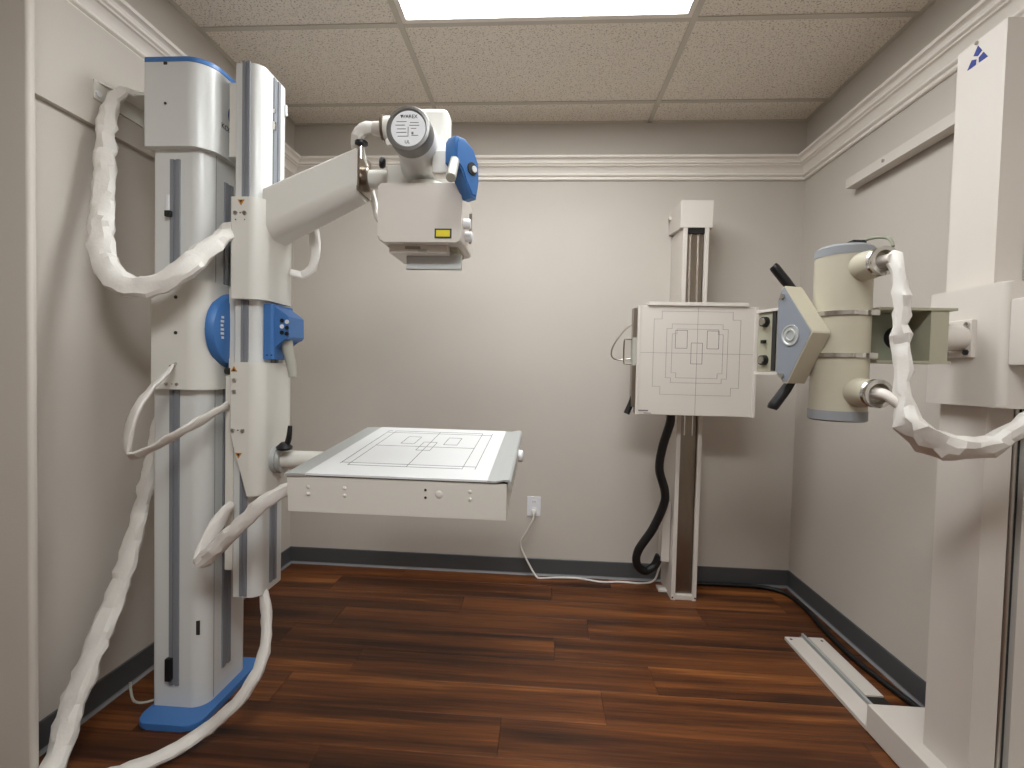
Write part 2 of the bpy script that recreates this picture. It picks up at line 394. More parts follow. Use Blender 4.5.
# tube carriage
tcar = B().prism(rrect(0.466, 0.578, -1.292, -1.075, 0.008, 0.05, 0.03, 0.008, 12), 'z', 1.455, 1.80, bev=0.003).obj('tube_carriage', 'white', X)
for p in ((0.486, 1.745), (0.518, 1.745)): B().cyl((p[0], -1.292, p[1]), (p[0], -1.297, p[1]), 0.0065, seg=12).obj('screw', 'steel', tcar)
for p in ((0.502, 1.745), (0.486, 1.722), (0.518, 1.722)): B().cyl((p[0], -1.292, p[1]), (p[0], -1.2935, p[1]), 0.0022, seg=8).obj('screw', 'dark', tcar)
def warn(cx, z, s, parent, flip):
    k = -1 if flip else 1
    B().prism([(cx - s, z + k * -s * 0.6), (cx + s, z + k * -s * 0.6), (cx, z + k * s)], 'y', -1.2935, -1.2915).obj('warning_label', 'orange', parent, 0, 'yellow and black warning triangle')
    B().prism([(cx - s * 0.45, z + k * -s * 0.4), (cx + s * 0.45, z + k * -s * 0.4), (cx, z + k * s * 0.4)], 'y', -1.2942, -1.2925).obj('warning_label', 'dark', parent, 0)
warn(0.505, 1.782, 0.012, tcar, True)
# table carriage with the tapering lower tail
bc = B(); ring = rrect(0.466, 0.578, -1.292, -1.075, 0.008, 0.045, 0.03, 0.008, 12); prev = None
for z, xm in ((1.238, 0), (0.99, 0), (0.775, 0.532)):
    cur = [bc.bm.verts.new((max(x, xm), y, z)) for x, y in ring]
    if prev:
        for k in range(len(cur)): bc.bm.faces.new((prev[k], prev[(k + 1) % len(cur)], cur[(k + 1) % len(cur)], cur[k]))
    else: bc.bm.faces.new(cur)
    prev = cur
bc.bm.faces.new(prev); bmesh.ops.remove_doubles(bc.bm, verts=bc.bm.verts, dist=1e-5)
tbc = bc.obj('table_carriage', 'white', X)
for p in ((0.486, 1.176), (0.486, 1.137), (0.481, 1.003), (0.517, 1.003)): B().cyl((p[0], -1.292, p[1]), (p[0], -1.297, p[1]), 0.0065, seg=12).obj('screw', 'steel', tbc)
B().cyl((0.499, -1.292, 1.003), (0.499, -1.2935, 1.003), 0.0022, seg=8).obj('screw', 'dark', tbc)
warn(0.484, 1.212, 0.012, tbc, False); warn(0.502, 0.918, 0.012, tbc, True)
B().cyl((0.555, -1.2, 0.77), (0.585, -1.2, 0.77), 0.012, seg=14).obj('bolt', 'chrome', tbc)
# blue hand control between the carriages
hc = B(); hc.prism(rrect(0.556, 0.592, -1.243, -1.10, 0.004, 0.012, 0.012, 0.004, 5), 'z', 1.25, 1.445, bev=0.003)
hc.prism([(0.58, 1.435), (0.592, 1.438), (0.632, 1.412), (0.642, 1.402), (0.644, 1.332), (0.636, 1.322), (0.612, 1.316), (0.600, 1.30), (0.58, 1.28)], 'y', -1.232, -1.12, bev=0.004)
hco = hc.obj('hand_control', 'blue', X, label='blue push-button hand control')
n_ = Vector((0.03, 0, 0.06)).normalized()
for i in range(2):
    for k in range(3):
        p = Vector((0.620 + i * 0.018, -1.2335, 1.388 - k * 0.021 + i * -0.004))
        B().cyl(p, p + Vector((0, -0.0025, 0)), 0.0075, seg=12).obj('button', 'black' if (i + k) % 2 == 0 or k == 2 else 'label_white', hco)
for x in (0.572, 0.588): B().cyl((x, -1.2425, 1.265), (x, -1.2445, 1.265), 0.003, seg=8).obj('screw', 'dark', hco)
B().sweep([(0.612, -1.19, 1.325), (0.618, -1.19, 1.29), (0.630, -1.19, 1.24), (0.638, -1.19, 1.19)], [0.021, 0.020, 0.017, 0.014], 14).obj('handle', 'grip', hco, label='grey trigger handle')
# arm that carries the tube: rising box beam
def beam():
    b = B(); A = rrect(-1.262, -1.118, 1.665, 1.842, 0.055, 0.03, 0.012, 0.012, 8); C = rrect(-1.25, -1.13, 1.825, 1.985, 0.05, 0.03, 0.01, 0.01, 8)
    va = [b.bm.verts.new((0.562, y, z)) for y, z in A]; vc = [b.bm.verts.new((0.888, y, z)) for y, z in C]; n = len(A)
    b.bm.faces.new(va); b.bm.faces.new(vc)
    for i in range(n): b.bm.faces.new((va[i], va[(i + 1) % n], vc[(i + 1) % n], vc[i]))
    return b
arm = beam().obj('tube_arm', 'white', X)
B().box(0.70, 0.74, -1.21, -1.17, 1.895, 1.918, bev=0.003).obj('cover_clip', 'white', arm)
B().prism([(-1.25 + 0.004, 1.84), (-1.134, 1.84), (-1.134, 1.975), (-1.246, 1.975)], 'x', 0.886, 0.896).obj('end_plate', 'steel_dark', arm, 0)
B().cyl((0.892, -1.195, 1.893), (0.918, -1.195, 1.893), 0.042, seg=32, edge=0.004).obj('swivel_ring', 'steel_dark', arm)
B().cyl((0.918, -1.195, 1.893), (1.02, -1.195, 1.893), 0.032, seg=28).obj('swivel_shaft', 'white', arm)
B().cyl((0.905, -1.255, 1.94), (0.905, -1.255, 1.985), 0.006, seg=12).obj('lock_stem', 'chrome', arm)
B().lathe((0.905, -1.255, 1.983), (0, 0, 1), [(0, 0), (0, 0.008), (0.006, 0.022), (0.014, 0.022), (0.018, 0.014), (0.018, 0)], 16).obj('lock_knob', 'black', arm)
# trunnion and tube housing
B().box(0.985, 1.09, -1.235, -1.155, 1.83, 1.93, bev=0.008).obj('trunnion', 'white', X)
B().lathe((1.0, -1.285, 1.912), (-1, -0.25, 0.1), [(0, 0), (0, 0.012), (0.006, 0.018), (0.016, 0.018), (0.02, 0.012), (0.02, 0)], 16).obj('lock_knob', 'black', X)
tc = (1.129, 1.934)
th = B().lathe((tc[0], -1.44, tc[1]), (0, 1, 0), [(0, 0), (0, 0.064), (0.02, 0.066), (0.13, 0.072), (0.17, 0.086), (0.19, 0.09), (0.29, 0.09), (0.32, 0.08), (0.42, 0.066), (0.425, 0)], 48).obj('tube_housing', 'white_cool', X)
B().lathe((tc[0], -1.476, tc[1]), (0, 1, 0), [(0.006, 0), (0.006, 0.052), (0, 0.056), (0.002, 0.064), (0.008, 0.067), (0.05, 0.067), (0.05, 0)], 48).obj('end_cap', 'capring', th, label='grey ring end cap')
B().cyl((tc[0], -1.4715, tc[1]), (tc[0], -1.4695, tc[1]), 0.0515, seg=40).obj('name_plate', 'label_white', th)
def plate_m(dx, dz): return frame((tc[0] + dx, -1.472, tc[1] + dz), (1, 0, 0), (0, 0, 1))
text_part('lettering', 'VAREX', 0.0145, plate_m(0.005, 0.034), 'ink_dark', th)
B().prism([(tc[0] - 0.024, tc[1] + 0.039), (tc[0] - 0.015, tc[1] + 0.039), (tc[0] - 0.0195, tc[1] + 0.029)], 'y', -1.4725, -1.4712).obj('emblem', 'ink_dark', th, 0)
b = B()
for k, (dx, dz, w) in enumerate(((-0.02, 0.02, 0.03), (0.018, 0.017, 0.026), (-0.024, 0.010, 0.028), (0.018, 0.009, 0.03), (-0.02, -0.001, 0.026), (0.016, 0.0, 0.016), (-0.02, -0.011, 0.03), (-0.016, -0.022, 0.03), (0.02, -0.02, 0.02), (0.0, -0.009, 0.002))):
    h = 0.0009 if k < 9 else 0.014
    b.box(tc[0] + dx - w / 2, tc[0] + dx + w / 2, -1.4723, -1.4712, tc[1] + dz - h, tc[1] + dz + h)
b.box(tc[0] + 0.010, tc[0] + 0.016, -1.4723, -1.4712, tc[1] - 0.017, tc[1] - 0.010)
b.obj('printed_lines', 'ink', th, 0)
text_part('lettering', 'UL', 0.013, plate_m(-0.002, -0.039), 'ink_dark', th)
# cable receptacle behind the cap
hs = B(); hs.box(1.02, 1.205, -1.27, -1.19, 1.955, 2.105, bev=0.022, seg=4); hs.cyl((1.04, -1.25, 2.04), (0.985, -1.25, 2.04), 0.042, seg=28, edge=0.004)
hso = hs.obj('cable_receptacle', 'white', X)
B().cyl((0.987, -1.25, 2.04), (0.979, -1.25, 2.04), 0.046, seg=28).obj('flange', 'steel_dark', hso)
B().cyl((0.98, -1.25, 2.04), (0.945, -1.25, 2.045), 0.026, 0.022, seg=20).obj('gland', 'ivory', hso)
B().cyl((1.01, -1.285, 1.985), (1.01, -1.27, 1.985), 0.012, seg=14).obj('bolt', 'white', hso)
# collimator
colm = B(); x0, x1, y0, y1 = 1.004, 1.272, -1.365, -1.135
colm.prism(rrect(x0, x1, 1.632, 1.817, 0.02, 0.014, 0.010, 0.010, 5), 'y', y0, y1, bev=0.006)
co = colm.obj('collimator', 'ivory', X)
B().cyl((1.137, -1.25, 1.812), (1.137, -1.25, 1.85), 0.075, 0.062, seg=36).obj('mount_collar', 'white', co)
B().box(1.189, 1.243, -1.3672, -1.364, 1.644, 1.674).obj('warning_label', 'dark', co, 0)
B().box(1.194, 1.238, -1.3682, -1.366, 1.649, 1.669).obj('warning_label', 'yellow', co, 0, 'yellow laser warning label')
B().box(1.03, 1.225, -1.33, -1.16, 1.606, 1.634, bev=0.004).obj('filter_slot', 'ivory', co)
B().box(1.085, 1.135, -1.3325, -1.329, 1.618, 1.627).obj('slot_latch', 'steel_dark', co, 0)
B().box(1.128, 1.155, -1.3325, -1.329, 1.609, 1.616).obj('slot_latch', 'grip', co, 0)
B().box(1.227, 1.252, -1.30, -1.18, 1.618, 1.634).obj('lens_window', 'olive', co, 0)
b = B(); b.box(1.077, 1.262, -1.286, -1.274, 1.562, 1.612, bev=0.001); b.box(1.077, 1.262, -1.292, -1.276, 1.562, 1.572, bev=0.001); b.obj('accessory_rail', 'alu', co)
for y, z in ((-1.31, 1.705), (-1.27, 1.675)): B().cyl((1.27, y, z), (1.295, y, z), 0.017, seg=20, edge=0.003).obj('knob', 'label_white', co)
B().cyl((1.283, -1.24, 1.76), (1.283, -1.24, 1.66), 0.005, seg=10).obj('tape_bar', 'steel_dark', co)
# blue control head with grey grip
CN = Vector((0.80, -0.60, 0)); CU = Vector((0.60, 0.80, 0))
CT = Matrix(((CU.x, 0, CN.x, 1.294), (CU.y, 0, CN.y, -1.40), (0, 1, 0, 1.850), (0, 0, 0, 1)))
cpoly = [(-0.052, 0.005), (-0.052, 0.068), (-0.044, 0.082), (-0.01, 0.084), (0.028, 0.064), (0.050, 0.028), (0.054, -0.03), (0.044, -0.085), (0.024, -0.085), (-0.006, -0.042), (-0.022, -0.008)]
cto = B().prism(cpoly, 'z', -0.045, 0.0, bev=0.006).xf(CT).obj('control_head', 'blue', X, label='blue control head with round dial')
B().prism([(u * 0.86, v * 0.88) for u, v in cpoly], 'z', -0.002, 0.004, bev=0.002).xf(CT).obj('face_panel', 'blue', cto)
B().cyl((0.016, 0.0, 0.004), (0.016, 0.0, 0.008), 0.019, seg=20).xf(CT).obj('dial', 'dark', cto)
B().cyl((0.022, 0.0, 0.008), (0.022, 0.0, 0.011), 0.010, seg=16).xf(CT).obj('dial', 'label_white', cto)
B().box(1.18, 1.262, -1.385, -1.33, 1.84, 1.91, bev=0.006).obj('bracket', 'white', cto)
B().cyl((1.258, -1.40, 1.885), (1.268, -1.52, 1.772), 0.0145, seg=18, edge=0.002).obj('handle', 'grip', cto, label='grey bar handle')
# detector table, slightly tilted
TM = Matrix.Translation((1.1275, -1.19, 0.944)) @ Matrix.Rotation(math.radians(4.9), 4, 'X') @ Matrix.Rotation(math.radians(-0.2), 4, 'Z')
TX, TY = 0.333, 0.332
tb = B(); tb.box(-TX + 0.003, TX - 0.012, -TY, TY - 0.01, -0.118, -0.008, bev=0.003); tb.xf(TM); tbo = tb.obj('table_body', 'putty', X)
B().box(-TX + 0.003, TX - 0.01, -TY + 0.002, TY - 0.01, -0.0085, -0.003).xf(TM).obj('shadow_gap', 'dark', tbo, 0)
B().prism([(-TX, -0.008), (-TX, -0.001), (-TX + 0.035, 0.0015), (-TX + 0.062, 0.001), (-TX + 0.062, -0.006)], 'y', -TY - 0.004, TY).xf(TM).obj('side_rail', 'alu', tbo, label='grey metal table rail')
B().prism([(TX - 0.068, 0.001), (TX - 0.045, 0.0), (TX - 0.02, 0.006), (TX - 0.006, 0.006), (TX, 0.0), (TX, -0.022), (TX - 0.006, -0.022), (TX - 0.007, -0.002), (TX - 0.02, 0.001), (TX - 0.045, -0.005), (TX - 0.068, -0.005)], 'y', -TY - 0.004, TY).xf(TM).obj('side_rail', 'alu', tbo, label='grey metal table rail')
B().box(-TX + 0.062, TX - 0.068, -TY - 0.004, TY, -0.004, 0.0022).xf(TM).obj('top_sheet', 'paper', tbo, 0, 'white printed table top')
for u, r, z, m in ((-0.265, 0.006, -0.04, 'putty'), (-0.265, 0.006, -0.062, 'putty'), (-0.155, 0.006, -0.04, 'putty'), (-0.155, 0.006, -0.062, 'putty'), (0.085, 0.004, -0.035, 'dark'), (0.085, 0.004, -0.058, 'dark'),
                   (0.125, 0.012, -0.047, 'putty'), (0.215, 0.006, -0.035, 'putty'), (0.215, 0.006, -0.058, 'putty')):
    B().lathe((u, -TY, z), (0, -1, 0), [(0, 0), (0, r), (0.0015, r * 0.85), (0.0025, r * 0.5), (0.0025, 0)], 14).xf(TM).obj('screw', m, tbo)
B().lathe((TX, 0.06, -0.03), (1, 0, 0), [(0, 0), (0, 0.022), (0.014, 0.022), (0.018, 0.015), (0.018, 0)], 20).xf(TM).obj('lock_knob', 'label_white', tbo)
def lines(polys, mxf, w, m, parent, name='printed_lines'):
    b = B()
    for pl in polys:
        for (a, c) in zip(pl[:-1], pl[1:]):
            ax, ay = min(a[0], c[0]) - w, min(a[1], c[1]) - w; bx, by = max(a[0], c[0]) + w, max(a[1], c[1]) + w
            b.box(ax, bx, ay, by, -0.0004, 0.0004)
    return b.xf(mxf).obj(name, m, parent, 0)
TP = []
sx, sy = 0.262, 0.30
def rect(x0, x1, y0, y1): return [(x0, y0), (x1, y0), (x1, y1), (x0, y1), (x0, y0)]
TP += [[(-0.215, -0.22), (-0.215, 0.265), (-0.2, 0.265)], [(-0.185, -0.235), (-0.185, 0.265)], [(0.215, -0.235), (0.215, 0.265)], [(0.175, -0.235), (0.175, 0.265)]]
TP += [[(-0.185, -0.235), (0.175, -0.235)], [(-0.185, 0.265), (0.175, 0.265)], [(-0.215, -0.21), (0.215, -0.21)], [(-0.215, 0.235), (0.215, 0.235)]]
TP += [[(0.0, -0.235), (0.0, 0.265)], [(-0.185, 0.02), (0.175, 0.02)], rect(-0.105, -0.055, 0.06, 0.17), rect(0.055, 0.105, 0.06, 0.17), rect(-0.025, 0.025, -0.03, 0.09)]
lines(TP, TM @ Matrix.Translation((0, 0, 0.0026)), 0.0009, 'ink', tbo)
# table post and clamp
B().cyl((0.575, -1.19, 0.888), (0.80, -1.19, 0.888), 0.033, seg=28).obj('table_post', 'white', X)
cl = B().lathe((0.574, -1.19, 0.888), (1, 0, 0), [(0, 0), (0, 0.05), (0.02, 0.05), (0.022, 0.046), (0.026, 0.05), (0.036, 0.048), (0.036, 0)], 32).obj('clamp_ring', 'alu', X)
B().cyl((0.60, -1.205, 0.925), (0.625, -1.225, 0.94), 0.011, seg=14).obj('lock_screw', 'alu', cl)
lv = B(); lv.lathe((0.628, -1.225, 0.932), (0.05, -0.1, 1), [(0, 0), (0, 0.026), (0.008, 0.028), (0.018, 0.018), (0.024, 0.012), (0.024, 0)], 18)
lv.sweep([(0.636, -1.226, 0.945), (0.645, -1.227, 0.97), (0.650, -1.228, 1.016)], [0.010, 0.010, 0.0075], 12); lv.obj('lock_lever', 'black', cl, label='black clamp lever')

# ---------------------------------------------------------------- bracket on the left wall
wb = thing('wall_bracket', (0.02, -1.2, 2.1), 'white steel angle bracket bolted to the left wall beside the column cap', 'bracket')
B().prism([(-1.342, 2.168), (-1.33, 2.172), (-1.2, 2.172), (-1.05, 2.172), (-1.05, 2.108), (-1.342, 2.108)], 'x', 0.0205, 0.026).obj('back_flange', 'white', wb, 0)
B().prism([(0.0205, -1.342), (0.06, -1.25), (0.205, -1.25), (0.205, -1.07), (0.0205, -1.07)], 'z', 2.165, 2.171).obj('top_flange', 'white', wb, 0)
B().cyl((0.026, -1.33, 2.125), (0.034, -1.33, 2.125), 0.009, seg=12).obj('bolt', 'label_white', wb)

# ---------------------------------------------------------------- sleeved cables
def sleeve(name, pts, rad, label, flat=0.8, wr=0.16, wf=16, seed=0, fold=0.25, m='sleeve', st=0.021, cat='cable'):
    rad = [r * 1.05 for r in rad]
    b = B().sweep(pts, rad, 12, st, flat * 0.8, 0.0)
    for v in b.bm.verts:                                   # crumpled stiff fabric: each corner of the folds sits a little off
        q = v.co * 31 + Vector((seed * 7.3, seed * 3.1, 0)); r = sum(rad) / len(rad)
        v.co += Vector((noise.noise(q), noise.noise(q + Vector((9, 4, 1))), noise.noise(q + Vector((2, 8, 6))))) * r * wr * 2.3
        q = q * 2.7
        v.co += Vector((noise.noise(q), noise.noise(q + Vector((9, 4, 1))), noise.noise(q + Vector((2, 8, 6))))) * r * wr * 0.7
    o = b.obj(name, m, None, 24, wn=False)
    return tag(o, label, cat, 'white sleeved cables of the x-ray equipment')
sleeve('cable_sleeve', [(0.075, -1.20, 2.195), (0.062, -1.288, 2.150), (0.061, -1.332, 2.03), (0.090, -1.372, 1.823), (0.114, -1.41, 1.651), (0.158, -1.431, 1.526), (0.231, -1.438, 1.469), (0.316, -1.432, 1.474), (0.394, -1.405, 1.534), (0.437, -1.34, 1.62), (0.452, -1.25, 1.715)],
       [0.013, 0.020, 0.028, 0.031, 0.034, 0.037, 0.035, 0.036, 0.038, 0.034, 0.027], 'thick white fabric cable sleeve looping from the wall bracket to the tube carriage', 0.75, 0.14, 14, 1)
sleeve('cable_sleeve', [(0.302, -1.345, 1.222), (0.306, -1.366, 1.2), (0.278, -1.415, 1.135), (0.258, -1.449, 1.054), (0.241, -1.452, 0.978), (0.252, -1.453, 0.934), (0.306, -1.439, 0.956), (0.401, -1.39, 1.023), (0.448, -1.275, 1.086)],
       [0.009, 0.013, 0.019, 0.025, 0.026, 0.020, 0.017, 0.021, 0.018], 'white sleeved cable looping from the lower main carriage to the slide column', 0.5, 0.10, 18, 2)
sleeve('cable_sleeve', [(0.113, -1.13, 1.15), (0.104, -1.19, 0.888), (0.116, -1.269, 0.667), (0.11, -1.336, 0.462), (0.111, -1.42, 0.318), (0.112, -1.505, 0.165), (0.122, -1.55, 0.085), (0.146, -1.605, 0.042), (0.175, -1.70, 0.036), (0.20, -1.85, 0.036)],
       [0.024, 0.024, 0.028, 0.034, 0.036, 0.036, 0.035, 0.033, 0.033, 0.033], 'white fabric cable sleeve slanting down from behind the column to the floor', 0.7, 0.12, 14, 3)
sleeve('cable_sleeve', [(0.775, -1.40, 0.852), (0.721, -1.406, 0.833), (0.652, -1.422, 0.777), (0.559, -1.421, 0.686), (0.474, -1.409, 0.603), (0.440, -1.401, 0.585), (0.442, -1.37, 0.629), (0.455, -1.320, 0.704), (0.474, -1.285, 0.745)],
       [0.016, 0.020, 0.023, 0.023, 0.024, 0.020, 0.024, 0.024, 0.014], 'twisted white cable sleeve hanging from the table edge to the slide column', 0.75, 0.16, 22, 4, 0.6)
sleeve('cable_sleeve', [(0.525, -1.18, 0.42), (0.560, -1.222, 0.38), (0.590, -1.262, 0.33), (0.613, -1.310, 0.27), (0.620, -1.36, 0.214), (0.596, -1.394, 0.160), (0.551, -1.413, 0.105), (0.480, -1.425, 0.045), (0.423, -1.499, 0.027), (0.353, -1.566, 0.026), (0.27, -1.62, 0.026)],
       [0.018, 0.020, 0.021, 0.022, 0.023, 0.022, 0.022, 0.022, 0.022, 0.023, 0.023], 'white sleeved cable curving from under the slide column onto the floor', 0.9, 0.10, 26, 5, 0.5)
sleeve('cable_sleeve', [(0.656, -1.135, 1.79), (0.656, -1.085, 1.75), (0.666, -1.085, 1.676), (0.655, -1.09, 1.602), (0.617, -1.10, 1.575), (0.585, -1.12, 1.58)], [0.018, 0.02, 0.019, 0.018, 0.015, 0.012],
       'short white cable loop hanging behind the rising tube arm', 0.8, 0.14, 22, 6, 0.5)
sleeve('cable_sleeve', [(0.952, -1.25, 2.044), (0.925, -1.252, 2.046), (0.898, -1.25, 2.032), (0.885, -1.24, 1.994), (0.878, -1.13, 1.92), (0.897, -1.10, 1.844), (0.925, -1.12, 1.773), (0.985, -1.12, 1.70)],
       [0.017, 0.021, 0.023, 0.022, 0.018, 0.014, 0.013, 0.012], 'white cable bending from the tube head receptacle down past the arm end', 0.9, 0.07, 22, 7)
B_ = B().cyl((0.300, -1.324, 1.228), (0.302, -1.352, 1.218), 0.005, seg=10).obj('cable_stud', 'chrome', car)
tag(B().sweep([(0.03, -1.205, 0.03), (0.04, -1.215, 0.012), (0.10, -1.266, 0.005), (0.15, -1.265, 0.005), (0.19, -1.23, 0.01)], 0.0045, 8).obj('ground_wire', 'grip', None), 'thin grey wire on the floor behind the blue base plate', 'wire')

# ---------------------------------------------------------------- wall stand with the bucky
K = thing('wall_bucky_stand', (2.338, -0.13, 0.0), 'slim white wall stand holding a square x-ray target board', 'x-ray stand')
x0, x1 = 2.270, 2.405
b = B(); t = 0.012
b.box(x0, x0 + t, -0.24, -0.001, 0.0, 2.02, bev=0.0015); b.box(x1 - t, x1, -0.24, -0.001, 0.0, 2.02, bev=0.0015); b.box(x0 + t, x1 - t, -0.10, -0.09, 0, 2.02)
b.box(x0 + t - 0.001, x0 + t + 0.010, -0.24, -0.225, 0.0, 2.02); b.box(x1 - t - 0.010, x1 - t + 0.001, -0.24, -0.225, 0.0, 2.02)
kc = b.obj('column', 'ivory', K, 0)
B().box(x0 + 0.02, x1 - 0.02, -0.215, -0.205, 0.03, 2.0).obj('channel_plate', 'steel_dark', kc, 0, 'brushed steel channel')
for x in (2.316, 2.357): B().box(x - 0.003, x + 0.003, -0.222, -0.214, 0.9, 2.0).obj('guide_rail', 'chrome', kc, 0)
B().box(x0 + 0.014, x1 - 0.014, -0.235, -0.21, 1.985, 2.012).obj('top_gap', 'black', kc, 0)
B().box(x0 + 0.012, x1 - 0.012, -0.236, -0.20, 0.0, 0.028, bev=0.004).obj('foot_block', 'ivory', K)
B().box(2.225, 2.275, -0.15, -0.08, 0.0, 0.012, bev=0.002).obj('foot_tab', 'ivory', K)
B().prism([(-0.243, 2.012), (-0.243, 2.155), (-0.001, 2.155), (-0.001, 2.035), (-0.20, 2.012)], 'x', 2.252, 2.421, bev=0.002).obj('head_cover', 'ivory', K)
B().box(2.24, 2.254, -0.05, -0.02, 2.11, 2.13, bev=0.002).obj('wall_clip', 'ivory', K)
for x in (x0 + 0.007, x1 - 0.007): B().cyl((x, -0.24, 0.016), (x, -0.243, 0.016), 0.005, seg=10).obj('screw', 'chrome', K)
B().box(2.29, 2.385, -0.34, -0.20, 1.12, 1.50, bev=0.004).obj('trolley', 'alu', K)
bx0, bx1, bz0, bz1 = 2.014, 2.592, 1.024, 1.572
bk = B().box(bx0, bx1, -0.420, -0.335, bz0, bz1, bev=0.004).obj('bucky_board', 'ivory', K, label='square board printed with nested outlines')
for xa in (bx0 - 0.004, bx1 - 0.012): B().box(xa, xa + 0.016, -0.426, -0.41, bz0, bz1, bev=0.002).obj('edge_strip', 'ivory', bk)
B().box(bx0 + 0.045, bx1 - 0.045, -0.43, -0.36, bz1 - 0.001, bz1 + 0.018, bev=0.003).obj('top_lip', 'ivory', bk)
BM = Matrix(((bx1 - bx0, 0, 0, bx0), (0, 0, -1, -0.4206), (0, -(bz1 - bz0), 0, bz1), (0, 0, 0, 1)))
def stepped(l, r, t_, b_, sx, sy):
    return [(l + sx, t_), (r - sx, t_), (r - sx, t_ + sy), (r, t_ + sy), (r, b_ - sy), (r - sx, b_ - sy), (r - sx, b_), (l + sx, b_), (l + sx, b_ - sy), (l, b_ - sy), (l, t_ + sy), (l + sx, t_ + sy), (l + sx, t_)]
lines([stepped(.135, .865, .05, .81, .066, .072), stepped(.245, .762, .165, .70, .044, .043), stepped(.292, .722, .21, .655, .04, .045), [(.505, .02), (.505, .99)], [(.025, .43), (.975, .43)]], BM, 0.0011, 'ink', bk)
lines([rect(.32, .42, .223, .385), rect(.588, .686, .223, .385), rect(.455, .55, .335, .525)], BM, 0.0015, 'ink_dark', bk)
b = B(); b.box(bx0 + 0.012, bx0 + 0.062, -0.4212, -0.42, bz0 + 0.017, bz0 + 0.024); b.box(bx0 + 0.04, bx0 + 0.075, -0.4212, -0.42, bz0 + 0.006, bz0 + 0.010); b.obj('maker_label', 'ink', bk, 0)
B().box(1.994, 2.014, -0.40, -0.345, 1.06, 1.56).obj('tray_slot', 'steel_dark', bk, 0)
B().box(1.990, 2.015, -0.41, -0.37, 1.27, 1.41, bev=0.002).obj('tray_latch', 'grip', bk)
B().sweep([(1.995, -0.39, 1.402), (1.962, -0.39, 1.402), (1.952, -0.39, 1.392), (1.952, -0.39, 1.29), (1.962, -0.39, 1.278), (1.995, -0.39, 1.278)], 0.004, 8).obj('tray_handle', 'steel_dark', bk)
B().sweep([(2.012, -0.36, 1.49), (1.965, -0.36, 1.46), (1.915, -0.36, 1.395), (1.893, -0.36, 1.345), (1.898, -0.36, 1.31), (1.93, -0.36, 1.298), (2.0, -0.37, 1.305)], 0.004, 8).obj('cable_loop', 'steel_dark', bk)
B().cyl((2.008, -0.375, 1.12), (2.002, -0.375, 1.08), 0.006, seg=10).obj('lever_stem', 'chrome', bk)
B().sweep([(2.006, -0.378, 1.112), (1.998, -0.378, 1.08), (1.976, -0.378, 1.022)], [0.013, 0.015, 0.016], 12).obj('lever_grip', 'black', bk, label='black lever grip')
B().box(2.222, 2.268, -0.19, -0.12, 0.19, 0.52, bev=0.003).obj('junction_box', 'ivory', K)
def ribbed(name, pts, r, label):
    b = B().sweep(pts, r, 12, 0.007)
    return tag(b.obj(name, 'rubber', None, 50), label, 'hose')
hp = [(2.214, -0.33, 1.023), (2.212, -0.32, 0.97), (2.185, -0.29, 0.84), (2.178, -0.27, 0.72), (2.215, -0.25, 0.60), (2.214, -0.24, 0.52), (2.165, -0.22, 0.38), (2.095, -0.20, 0.25), (2.092, -0.19, 0.17), (2.14, -0.17, 0.125), (2.195, -0.155, 0.15), (2.222, -0.155, 0.21)]
ribbed('cable_hose', hp, 0.023, 'black corrugated hose hanging from the target board beside the wall stand')

# ---------------------------------------------------------------- outlet and cords
o = thing('power_outlet', (1.509, 0.0, 0.417), 'white duplex wall outlet on the back wall', 'outlet')
B().box(1.468, 1.550, -0.006, 0.0, 0.357, 0.475, bev=0.002).obj('cover_plate', 'label_white', o)
for z in (0.442, 0.392):
    q = B().prism(rrect(1.493, 1.525, z - 0.016, z + 0.016, 0.01, 0.01, 0.01, 0.01, 4), 'y', -0.008, -0.005).obj('socket', 'label_white', o)
    for x in (1.503, 1.515): B().box(x - 0.0012, x + 0.0012, -0.0085, -0.0078, z - 0.002, z + 0.008).obj('slot', 'dark', q, 0)
c = thing('extension_cord', (1.51, -0.03, 0.0), 'white power cord running from the wall outlet along the floor', 'cord')
B().box(1.497, 1.523, -0.036, -0.0085, 0.376, 0.402, bev=0.005).obj('plug', 'cord', c)
B().sweep([(1.509, -0.034, 0.385), (1.505, -0.042, 0.345), (1.475, -0.04, 0.285), (1.437, -0.035, 0.205), (1.45, -0.035, 0.15), (1.50, -0.045, 0.06), (1.535, -0.055, 0.012), (1.56, -0.06, 0.0055), (1.66, -0.04, 0.0055), (1.78, -0.035, 0.0055), (1.92, -0.07, 0.0055), (2.02, -0.055, 0.0055), (2.15, -0.06, 0.0055), (2.215, -0.07, 0.03), (2.235, -0.10, 0.11), (2.24, -0.135, 0.192)], 0.0055, 10).obj('cable', 'cord', c)
tag(B().sweep([(2.41, -0.04, 0.012), (2.54, -0.034, 0.012), (2.72, -0.034, 0.012), (2.86, -0.05, 0.012), (2.945, -0.13, 0.012), (2.955, -0.30, 0.012), (2.935, -0.48, 0.012), (2.925, -0.70, 0.012), (2.945, -0.90, 0.012), (2.965, -1.02, 0.012), (2.972, -1.13, 0.012)], 0.012, 12).obj('floor_cable', 'rubber', None),
    'black cable running along the baseboards behind the floor rail', 'cable')

